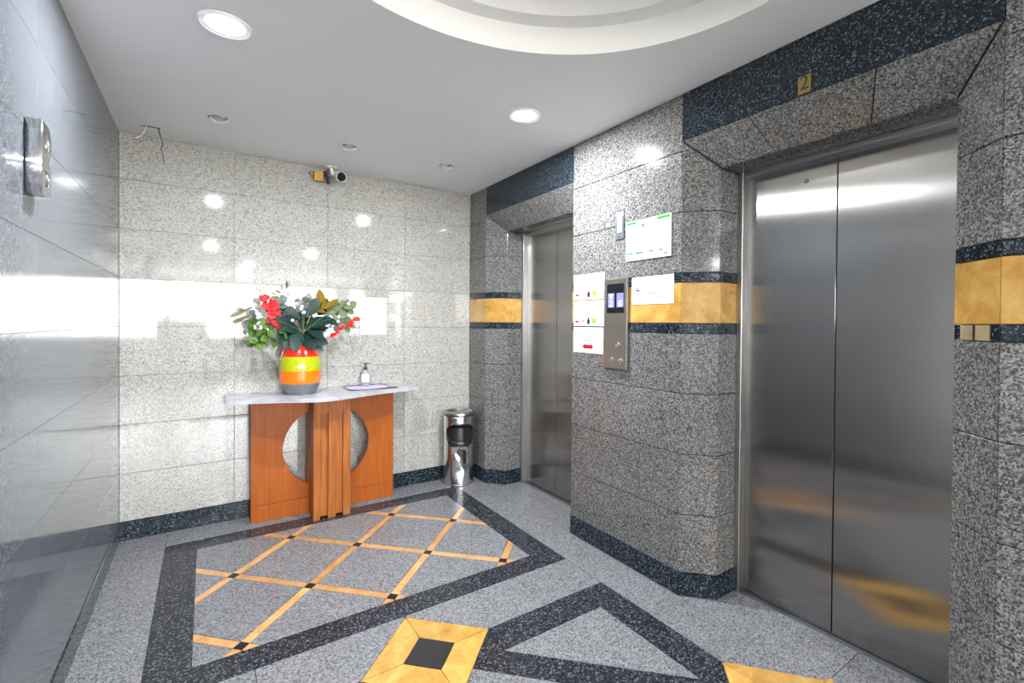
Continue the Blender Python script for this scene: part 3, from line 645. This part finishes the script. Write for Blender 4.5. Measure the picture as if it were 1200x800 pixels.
bm = bmesh.new(); bmesh.ops.create_icosphere(bm, subdivisions=2, radius=.012); bme = bpy.data.meshes.new('berry'); bm.to_mesh(bme); bm.free(); bme.materials.append(M['berry_white'])
for x, z in BE: o = bpy.data.objects.new('berry', bme); COL.objects.link(o); o.parent = t; o.location = V((x, -.288, z))-MOUTH

# ------------------------------------------------------------------ mat and hand gel bottle
t = empty('table_mat', (1.40, -.135, ZT), label='lilac cloth mat with black binding lying on the marble top', cat='mat')
M['lilac'] = plain('lilac', (.50, .42, .62), .8, noise=.08, nscale=80)
def rrect(x0, x1, y0, y1, r, n=6):
    o = []
    for cx, cy, a in ((x1-r, y1-r, 0), (x0+r, y1-r, PI/2), (x0+r, y0+r, PI), (x1-r, y0+r, 1.5*PI)):
        for i in range(n+1): o.append((cx+r*math.cos(a+PI/2*i/n), cy+r*math.sin(a+PI/2*i/n)))
    return o
oo = rrect(-.145, .150, -.125, .125, .04)
bm = bmesh.new(); prism(bm, oo, 'z', 0.0005, .004); fin(bm, 'cloth', M['lilac'], t)
bm = bmesh.new(); lp = [(p[0], p[1], .0045) for p in oo]; tube(bm, lp+[lp[0]], .0045, n=6); fin(bm, 'binding', M['black_plastic'], t, smooth=True)
bm = bmesh.new(); tube(bm, [(.115, -.124, .005), (.165, -.121, .006), (.19, -.112, .005)], .004, n=6); fin(bm, 'binding_tail', M['black_plastic'], t)
t = empty('gel_bottle', (1.408, -.060, ZT+.004), label='clear hand gel pump bottle with white label standing on the lilac mat', cat='bottle')
m, nt_, p = base('clear_plastic'); p.inputs['Transmission Weight'].default_value = .85; p.inputs['Roughness'].default_value = .06; p.inputs['IOR'].default_value = 1.4; p.inputs['Base Color'].default_value = (.93, .94, .97, 1); M['clear'] = m
bm = bmesh.new(); lathe(bm, [(0, 0), (.026, 0), (.029, .004), (.029, .092), (.024, .105), (.012, .118), (.011, .128), (0, .128)], 32, Matrix.Diagonal((1, .72, 1, 1)), cap=False); fin(bm, 'bottle_body', M['clear'], t, smooth=True)
bm = bmesh.new(); n = 20
for a0 in (0,):
    va = [[bm.verts.new((.0297*math.cos(-PI+PI*i/n)*1.02, .72*.0297*math.sin(-PI+PI*i/n)*1.03, z)) for i in range(n+1)] for z in (.03, .092)]
    for i in range(n): bm.faces.new((va[0][i], va[0][i+1], va[1][i+1], va[1][i]))
fin(bm, 'bottle_label', M['paper'], t, smooth=True, label='white wrap-round label')
bm = bmesh.new(); lathe(bm, [(0, .126), (.014, .126), (.014, .142), (.006, .146), (.004, .160), (.004, .168), (0, .168)], 24, cap=False); fin(bm, 'pump_cap', M['black_plastic'], t, smooth=True)
bm = bmesh.new(); lathe(bm, [(0, .166), (.009, .166), (.009, .176), (0, .178)], 20, cap=False); tube(bm, [(0, 0, .172), (.02, -.006, .174), (.032, -.010, .168)], .0035, .003, 8); fin(bm, 'pump_head', M['black_plastic'], t, smooth=True)

# ------------------------------------------------------------------ litter bin with ash tray
BX, BY, BR, BH = 2.135, -.165, .122, .57
t = empty('litter_bin', (BX, BY, 0), label='dented stainless steel ashtray bin in the back corner', cat='bin')
fa = math.atan2(-3.87-BY, .42-BX)+.14        # opening looks at the room
bm = bmesh.new(); nA, nZ = 72, 44; grid = []
for k in range(nZ+1):
    z = .012+(BH-.012)*k/nZ; row = []
    for i in range(nA):
        a = 2*PI*i/nA+fa; da = (a-fa+PI) % (2*PI)-PI
        r = BR
        # dents below the opening
        r -= .016*math.exp(-((da-.02)/.42)**2-((z-.275)/.035)**2)+.010*math.exp(-((da-.30)/.3)**2-((z-.20)/.06)**2)
        r += .005*math.exp(-((da+.25)/.25)**2-((z-.235)/.03)**2)-.006*math.exp(-((da+.15)/.3)**2-((z-.12)/.04)**2)
        row.append(bm.verts.new((r*math.cos(a), r*math.sin(a), z)))
    grid.append(row)
for k in range(nZ):
    for i in range(nA):
        a = 2*PI*(i+.5)/nA; da = (a+PI) % (2*PI)-PI; z = .012+(BH-.012)*(k+.5)/nZ
        q = (abs(da)/1.02)**4+(abs(z-.432)/.070)**4
        if q < 1: continue
        bm.faces.new((grid[k][i], grid[k][(i+1) % nA], grid[k+1][(i+1) % nA], grid[k+1][i]))
body = fin(bm, 'bin_body', M['bin_steel'], t, smooth=True)
sm_ = body.modifiers.new('thickness', 'SOLIDIFY'); sm_.thickness = .0025; sm_.offset = -1
bm = bmesh.new(); lathe(bm, [(0, 0), (BR+.002, 0), (BR+.004, .006), (BR+.004, .016), (BR-.003, .018), (0, .018)], 48, cap=False); fin(bm, 'base_ring', M['bin_steel'], t, smooth=True)
bm = bmesh.new(); lathe(bm, [(BR-.010, BH-.012), (BR-.008, BH+.006), (BR+.010, BH+.010), (BR+.018, BH+.018), (BR+.017, BH+.029), (BR+.006, BH+.035), (BR-.012, BH+.032), (BR-.022, BH+.016), (BR-.045, BH+.006), (0, BH+.004)], 56, cap=False); fin(bm, 'ash_tray', M['tray_steel'], t, smooth=True)
t = empty('bin_liner', (BX, BY, .02), label='black plastic bag folded over the opening of the steel bin', cat='bag')
bm = bmesh.new(); rr = random.Random(5)
lathe(bm, [(0, .02), (BR-.012, .02), (BR-.008, .2), (BR-.007, .46), (BR-.03, .47), (BR-.05, .30), (0, .28)], 40, cap=False); fin(bm, 'bag', M['black_liner'], t, smooth=True)
bm = bmesh.new(); R_ = []
for j, (dz, dr) in enumerate(((0, -.006), (.010, .004), (.004, .0075), (-.018, .007), (-.032, .0055))):
    row = []
    for i in range(41):
        s = -1+2*i/40; da = s*1.03; edge = .412-.02-.050*(1-abs(s)**6)+.05*abs(s)**8
        ww = .003*math.sin(i*1.7)+.002*math.sin(i*3.1)
        a = da+fa; r = BR+dr+(ww*.35 if j > 1 else 0)
        row.append(bm.verts.new((r*math.cos(a), r*math.sin(a), edge+dz+(ww if j == 4 else 0))))
    R_.append(row)
for A_, B_ in zip(R_, R_[1:]):
    for i in range(40): bm.faces.new((A_[i], A_[i+1], B_[i+1], B_[i]))
fin(bm, 'bag_fold', M['black_liner'], t, smooth=True)
bm = bmesh.new()
pts = []
for i in range(41):
    s = PI*i/40; da = 1.035*math.cos(s); z = .412+.070*abs(math.sin(s))**.45; pts.append(((BR+.002)*math.cos(da+fa), (BR+.002)*math.sin(da+fa), z))
tube(bm, pts, .004, n=6); fin(bm, 'bag_edge', M['black_liner'], t, smooth=True)

# ------------------------------------------------------------------ things on the pier (faces -x)
FX = W
def pier(u0, u1, z0, z1): return (u0, u1, z0, z1)
def face(y, z, d): return Matrix(((0, 0, -1, FX-d), (-1, 0, 0, y), (0, 1, 0, z), (0, 0, 0, 1)))   # local x -> -y, local y -> z, local z -> -x
def fbox(name, y0, y1, z0, z1, d0, d1, mat, par, bev=0.0, **k):
    o = boxo(name, FX-d1, FX-d0, min(y0, y1), max(y0, y1), z0, z1, mat, par, bev, **k)
    if par: o.location = -V(par.location)
    return o
def lines(name, rows, mat, par, d):
    bm = bmesh.new()
    for y0, y1, z, h in rows: box(bm, FX-d-.0003, FX-d, y1, y0, z-h/2, z+h/2)
    o = fin(bm, name, mat, par); o.location = -V(par.location); return o
def notice(ya, yb, za, zb, label, tl=0.0):
    t = empty('notice_sheet', (FX, (ya+yb)/2, (za+zb)/2), label=label, cat='paper')
    fbox('sheet', ya, yb, za, zb, .0006, .0018, M['paper'], t); return t
def logos(t, ya, z):
    lines('red_mark', [(ya-.018, ya-.052, z, .012)], M['red_ink'], t, .0018)
    lines('pink_mark', [(ya-.092, ya-.106, z+.004, .016), (ya-.082, ya-.094, z-.012, .005)], M['pink_ink'], t, .0018)
    bm = bmesh.new(); lathe(bm, [(.017, 0), (.017, .0003), (0, .0003)], 20, face(ya-.146, z, .0019) @ Matrix.Diagonal((.8, 1.1, 1, 1)))
    lathe(bm, [(.006, 0), (.006, .0003), (0, .0003)], 12, face(ya-.146, z+.024, .0019)); o = fin(bm, 'navy_emblem', M['dark_ink'], t); o.location = -V(t.location)
    lines('lime_mark', [(ya-.182, ya-.214, z+.006, .030)], M['lime_ink'], t, .0018)
    lines('lime_caption', [(ya-.186, ya-.210, z-.018, .006)], M['lime_ink'], t, .0018)
a, b = -1.484, -1.772
t = notice(a, b, 1.486, 1.643, 'white paper notice, topmost of three left of the call panel'); logos(t, a, 1.517)
lines('print', [(a-.01, a-.016, 1.625, .004)], M['ink'], t, .0018)
t = notice(a, b, 1.324, 1.479, 'white paper notice, middle of three left of the call panel'); logos(t, a, 1.352)
lines('print', [(a-.10, a-.20, 1.455, .003), (a-.03, a-.12, 1.442, .003), (a-.03, a-.25, 1.430, .003), (a-.03, a-.09, 1.414, .003), (a-.03, a-.17, 1.401, .003), (a-.02, a-.26, 1.388, .0035)], M['ink'], t, .0018)
t = notice(a, b+.004, 1.160, 1.317, 'white paper notice with red arrow tag, lowest of three left of the call panel')
lines('print', [(a-.05, a-.075, 1.292, .003), (a-.13, a-.16, 1.290, .003), (a-.04, a-.08, 1.272, .003), (a-.17, a-.22, 1.272, .003), (a-.04, a-.10, 1.255, .003), (a-.10, a-.19, 1.236, .005)], M['ink'], t, .0018)
lines('red_mark', [(a-.115, a-.188, 1.199, .024)], M['red_ink'], t, .0018)
bm = bmesh.new(); prism(bm, [(a-.088, 1.199), (a-.118, 1.217), (a-.118, 1.181)], 'x', FX-.0021, FX-.0018); o = fin(bm, 'arrow_head', M['red_ink'], t); o.location = -V(t.location)
# right notice with stamp
a, b = -1.997, -2.287
t = notice(a, b, 1.444, 1.592, 'white paper notice with round stamp right of the call panel')
bm = bmesh.new()
pts = [(FX-.002, a-.044+.034*math.cos(2*PI*i/32), 1.517+.036*math.sin(2*PI*i/32)) for i in range(33)]
for i in range(0, 32, 2): tube(bm, pts[i:i+2]+[pts[(i+2) % 32]] if i % 4 == 0 else pts[i:i+2], .0008, n=4)
o = fin(bm, 'stamp_ring', M['dark_ink'], t); o.location = -V(t.location)
lines('stamp_print', [(a-.030, a-.050, 1.533, .005), (a-.028, a-.058, 1.518, .008), (a-.030, a-.056, 1.500, .004), (a-.044, a-.050, 1.543, .005)], M['dark_ink'], t, .0018)
lines('print', [(a-.13, a-.17, 1.571, .003), (a-.19, a-.27, 1.573, .003), (a-.10, a-.20, 1.552, .003), (a-.09, a-.27, 1.537, .0035), (a-.10, a-.115, 1.520, .003), (a-.17, a-.27, 1.517, .003), (a-.11, a-.22, 1.500, .004), (a-.10, a-.20, 1.480, .0035), (a-.10, a-.17, 1.462, .0035)], M['ink'], t, .0018)
# green headed poster on a board
a, b = -1.950, -2.269
t = empty('poster', (FX, (a+b)/2, 1.78), label='white poster board with green headed edge and teal strip', cat='poster')
fbox('board', a, b, 1.683, 1.898, .0005, .006, M['paper'], t, .0006)
lines('green_bar', [(a-.006, a-.080, 1.886, .012), (a-.225, a-.311, 1.886, .014)], M['green_ink'], t, .006)
lines('mint_bar', [(a-.082, a-.223, 1.886, .010)], M['mint_ink'], t, .006)
lines('teal_bar', [(a-.006, a-.05, 1.722, .008), (a-.075, a-.125, 1.722, .008), (a-.175, a-.20, 1.722, .008), (a-.245, a-.26, 1.722, .008)], M['teal_ink'], t, .006)
for p0, p1 in ((.05, .075), (.125, .175), (.20, .245), (.26, .306)): lines('mint_strip', [(a-p0, a-p1, 1.722, .008)], M['mint_ink'], t, .006)
bm = bmesh.new(); lathe(bm, [(.008, 0), (.008, .0003), (0, .0003)], 16, face(a-.130, 1.866, .006) @ Matrix.Diagonal((.8, 1.2, 1, 1))); o = fin(bm, 'emblem', M['dark_ink'], t); o.location = -V(t.location)
lines('print', [(a-.11, a-.15, 1.846, .003), (a-.11, a-.16, 1.828, .003), (a-.20, a-.24, 1.826, .003), (a-.19, a-.195, 1.826, .005), (a-.11, a-.155, 1.810, .003), (a-.20, a-.24, 1.808, .003), (a-.165, a-.172, 1.800, .006), (a-.08, a-.11, 1.706, .003), (a-.14, a-.19, 1.704, .003), (a-.14, a-.19, 1.696, .003), (a-.20, a-.24, 1.706, .003), (a-.27, a-.30, 1.700, .010), (a-.09, a-.10, 1.716, .003)], M['ink'], t, .006)
lines('pale_print', [(a-.11, a-.19, 1.853, .006), (a-.11, a-.18, 1.838, .006), (a-.12, a-.19, 1.820, .006)], M['mint_ink'], t, .006)
# small steel plate above the notices
a, b = -1.864, -1.932
t = empty('indicator_plate', (FX, (a+b)/2, 1.90), label='small steel wall plate with white slot left of the poster', cat='plate')
fbox('plate', a, b, 1.815, 1.985, .0005, .005, M['plate_steel'], t, .001); fbox('name_strip', a-.006, b+.006, 1.945, 1.966, .005, .0062, M['paper'], t)
fbox('slot_window', a-.018, b+.018, 1.855, 1.940, .005, .0062, M['white_plastic'], t)
bm = bmesh.new()
for z in (1.832, 1.975): lathe(bm, [(.005, 0), (.005, .001), (0, .0016)], 14, face((a+b)/2, z, .005))
o = fin(bm, 'screw', M['chrome'], t, smooth=True); o.location = -V(t.location)
# call panel
a, b = -1.790, -1.977
t = empty('call_panel', (FX, (a+b)/2, 1.34), label='brushed steel lift call panel with lit display and three buttons', cat='panel')
M['panel_steel'] = plain('panel_steel', (.42, .41, .38), .32, 1)
fbox('face_plate', a, b, 1.086, 1.594, .0005, .020, M['panel_steel'], t, .002)
scr = fbox('screen', a-.026, b+.022, 1.400, 1.565, .020, .0215, M['screen_black'], t)
for (y0, y1), s, nm in (((a-.036, a-.088), 'V\n2', 'lit_display'), ((a-.108, b+.025), '\nG', 'lit_display')):
    o = fbox(nm, y0, y1, 1.432, 1.512, .0215, .0221, M['screen_blue'], t)
    for q, c in enumerate(s.split('\n')):
        if c.strip():
            tx = text('display_letter', c, .046, M['screen_white'], None, face((y0+y1)/2, 1.490-q*.038, .0223)); tx.parent = o; tx.matrix_parent_inverse = Matrix.Translation(V(t.location)-V(t.location))
for y, z in ((-1.912, 1.221), (-1.862, 1.134), (-1.932, 1.136)):
    bm = bmesh.new(); lathe(bm, [(.016, 0), (.016, .004), (.013, .006), (.012, .0045), (.006, .008), (0, .009)], 24, face(y, z, .020)); o = fin(bm, 'call_button', M['chrome'], t, smooth=True); o.location = -V(t.location)
# number plaque on the dark frieze
t = empty('number_plaque', (FX, -2.92, 2.28), label='small brass plaque numbered 2 on the dark frieze above the near lift', cat='plaque')
fbox('plate', -2.896, -2.945, 2.243, 2.312, .0005, .003, M['brass'], t, .0006)
o = text('numeral', '2', .078, M['black_plastic'], None, face(-2.9205, 2.281, .0032)); o.parent = t; o.matrix_parent_inverse = Matrix.Translation(-V(t.location))
# paper notice on the back wall
t = empty('notice_sheet', (1.483, 0, 1.38), label='blank looking white sheet taped to the back wall beside the flowers', cat='paper')
bm = bmesh.new(); box(bm, 1.383-1.483, 1.583-1.483, -.0018, -.0006, 1.240-1.38, 1.530-1.38); fin(bm, 'sheet', M['paper'], t)
bm = bmesh.new()
for x, z in ((-.048, .052), (-.038, .044), (-.038, .052), (-.060, -.022), (-.04, -.025), (.05, -.05)): box(bm, x, x+.004, -.0021, -.0018, z, z+.004)
fin(bm, 'print', M['ink'], t)

# ------------------------------------------------------------------ raised chrome letter on the left wall
t = empty('raised_letter', (0, -1.80, 1.81), label='raised chrome capital letter fixed high on the left wall', cat='sign')
def bez(n, cx, cy, rx, ry, a0, a1): return [(cx+rx*math.cos(a0+(a1-a0)*i/n), cy+ry*math.sin(a0+(a1-a0)*i/n)) for i in range(n+1)]
# outline in (y,z) about the centre; spine towards the camera
outl = [(-.05, -.107), (.022, -.107)]+bez(8, .018, -.056, .040, .051, -PI/2+.2, PI/2-.15)+[(.030, .0)]+bez(8, .014, .056, .036, .051, -PI/2+.15, PI/2-.2)+[(.01, .107), (-.05, .107)]
bm = bmesh.new(); curve = bpy.data.curves.new('c', 'CURVE'); curve.dimensions = '2D'; curve.fill_mode = 'BOTH'; curve.extrude = .016; curve.bevel_depth = .0015
def spl(pts):
    s = curve.splines.new('POLY'); s.points.add(len(pts)-1); s.use_cyclic_u = True
    for q, p_ in zip(s.points, pts): q.co = (p_[0], p_[1], 0, 1)
spl(outl); spl([(-.018, -.078), (.012, -.078)]+bez(6, .010, -.052, .018, .026, -PI/2, PI/2)+[(-.018, -.026)]); spl([(-.018, .028), (.010, .028)]+bez(6, .008, .054, .016, .026, -PI/2, PI/2)+[(-.018, .080)])
to = bpy.data.objects.new('c', curve); COL.objects.link(to)
me = bpy.data.meshes.new_from_object(to.evaluated_get(bpy.context.evaluated_depsgraph_get())); bpy.data.objects.remove(to); bm.free()
me.name = 'letter_body'; me.materials.clear(); me.materials.append(M['chrome'])
o = link('letter_body', me, None, t); o.matrix_local = Matrix(((0, 0, 1, .0185), (1, 0, 0, 0), (0, 1, 0, 0), (0, 0, 0, 1)))

# ------------------------------------------------------------------ security camera with its taped plug
t = empty('security_camera', (1.163, -.065, ZC), label='white bullet security camera hanging by the back wall', cat='camera')
bm = bmesh.new(); lathe(bm, [(0, -.012), (.030, -.012), (.038, -.006), (.038, 0), (0, 0)], 32, cap=False); fin(bm, 'mount_base', M['white_plastic'], t, smooth=True)
bm = bmesh.new(); tube(bm, [(0, 0, -.010), (.002, 0, -.035), (.006, -.004, -.050), (.02, -.008, -.056)], .012, .013, 10); fin(bm, 'mount_arm', M['white_plastic'], t, smooth=True)
ax = (EYE-V((1.215, -.10, 2.41))).normalized(); ax = (ax+V((.30, -.05, .02))).normalized()
q = ax.to_track_quat('Z', 'Y').to_matrix().to_4x4(); q.translation = (.040, -.014, -.066)
bm = bmesh.new(); lathe(bm, [(0, -.05), (.024, -.05), (.031, -.04), (.032, .070), (.036, .073), (.036, .083), (.0325, .083), (.0325, .076)], 32, q, cap=False); fin(bm, 'camera_body', M['white_plastic'], t, smooth=True)
bm = bmesh.new(); lathe(bm, [(.0324, .072), (.0324, .0775), (.012, .0785), (.011, .081), (0, .081)], 28, q, cap=False); fin(bm, 'lens_face', M['screen_black'], t, smooth=True)
t = empty('taped_plug', (1.10, -.03, 2.41), label='yellow taped plug with black connector beside the security camera', cat='plug')
M['tape_yellow'] = plain('tape_yellow', (.42, .23, .025), .45)
bm = bmesh.new(); box(bm, -.050, .014, -.018, .018, -.052, .016, .005); fin(bm, 'taped_box', M['tape_yellow'], t)
bm = bmesh.new(); box(bm, .014, .046, -.022, .014, -.012, .030, .006); box(bm, .030, .058, -.026, .006, -.062, -.006, .005); fin(bm, 'connector', M['black_plastic'], t)
bm = bmesh.new(); tube(bm, [(-.03, 0, .004), (-.055, -.002, .014), (-.075, -.004, .010), (-.078, -.004, -.006), (-.06, -.003, -.016), (-.044, 0, -.02)], .004, n=8); tube(bm, [(.03, -.005, .028), (.04, -.006, .042), (.058, -.02, .052)], .004, n=8); fin(bm, 'cable', M['stem_brown'], t, smooth=True)
# loose wires out of the ceiling near the left corner
t = empty('loose_wires', (.15, -.19, ZC), label='loose cut wires dangling from a ceiling hole by the left corner', cat='wire')
bm = bmesh.new(); prism(bm, [(-.045, .004), (-.02, .010), (.01, -.002), (.055, .004), (.052, -.012), (.012, -.016), (-.02, -.004)], 'z', -.0015, 0.0); fin(bm, 'torn_edge', M['black_plastic'], t)
bm = bmesh.new(); tube(bm, [(-.01, 0, -.001), (-.016, -.004, -.03), (-.030, -.01, -.06), (-.055, -.02, -.085)], .0035, n=6); fin(bm, 'white_wire', plain('wire_white', (.62, .60, .48), .5), t, smooth=True)
bm = bmesh.new(); tube(bm, [(.045, -.004, -.001), (.055, -.006, -.05), (.066, -.01, -.09), (.058, -.01, -.12), (.066, -.01, -.16), (.072, -.01, -.20)], .003, n=6); fin(bm, 'grey_wire', M['plate_steel'], t, smooth=True)
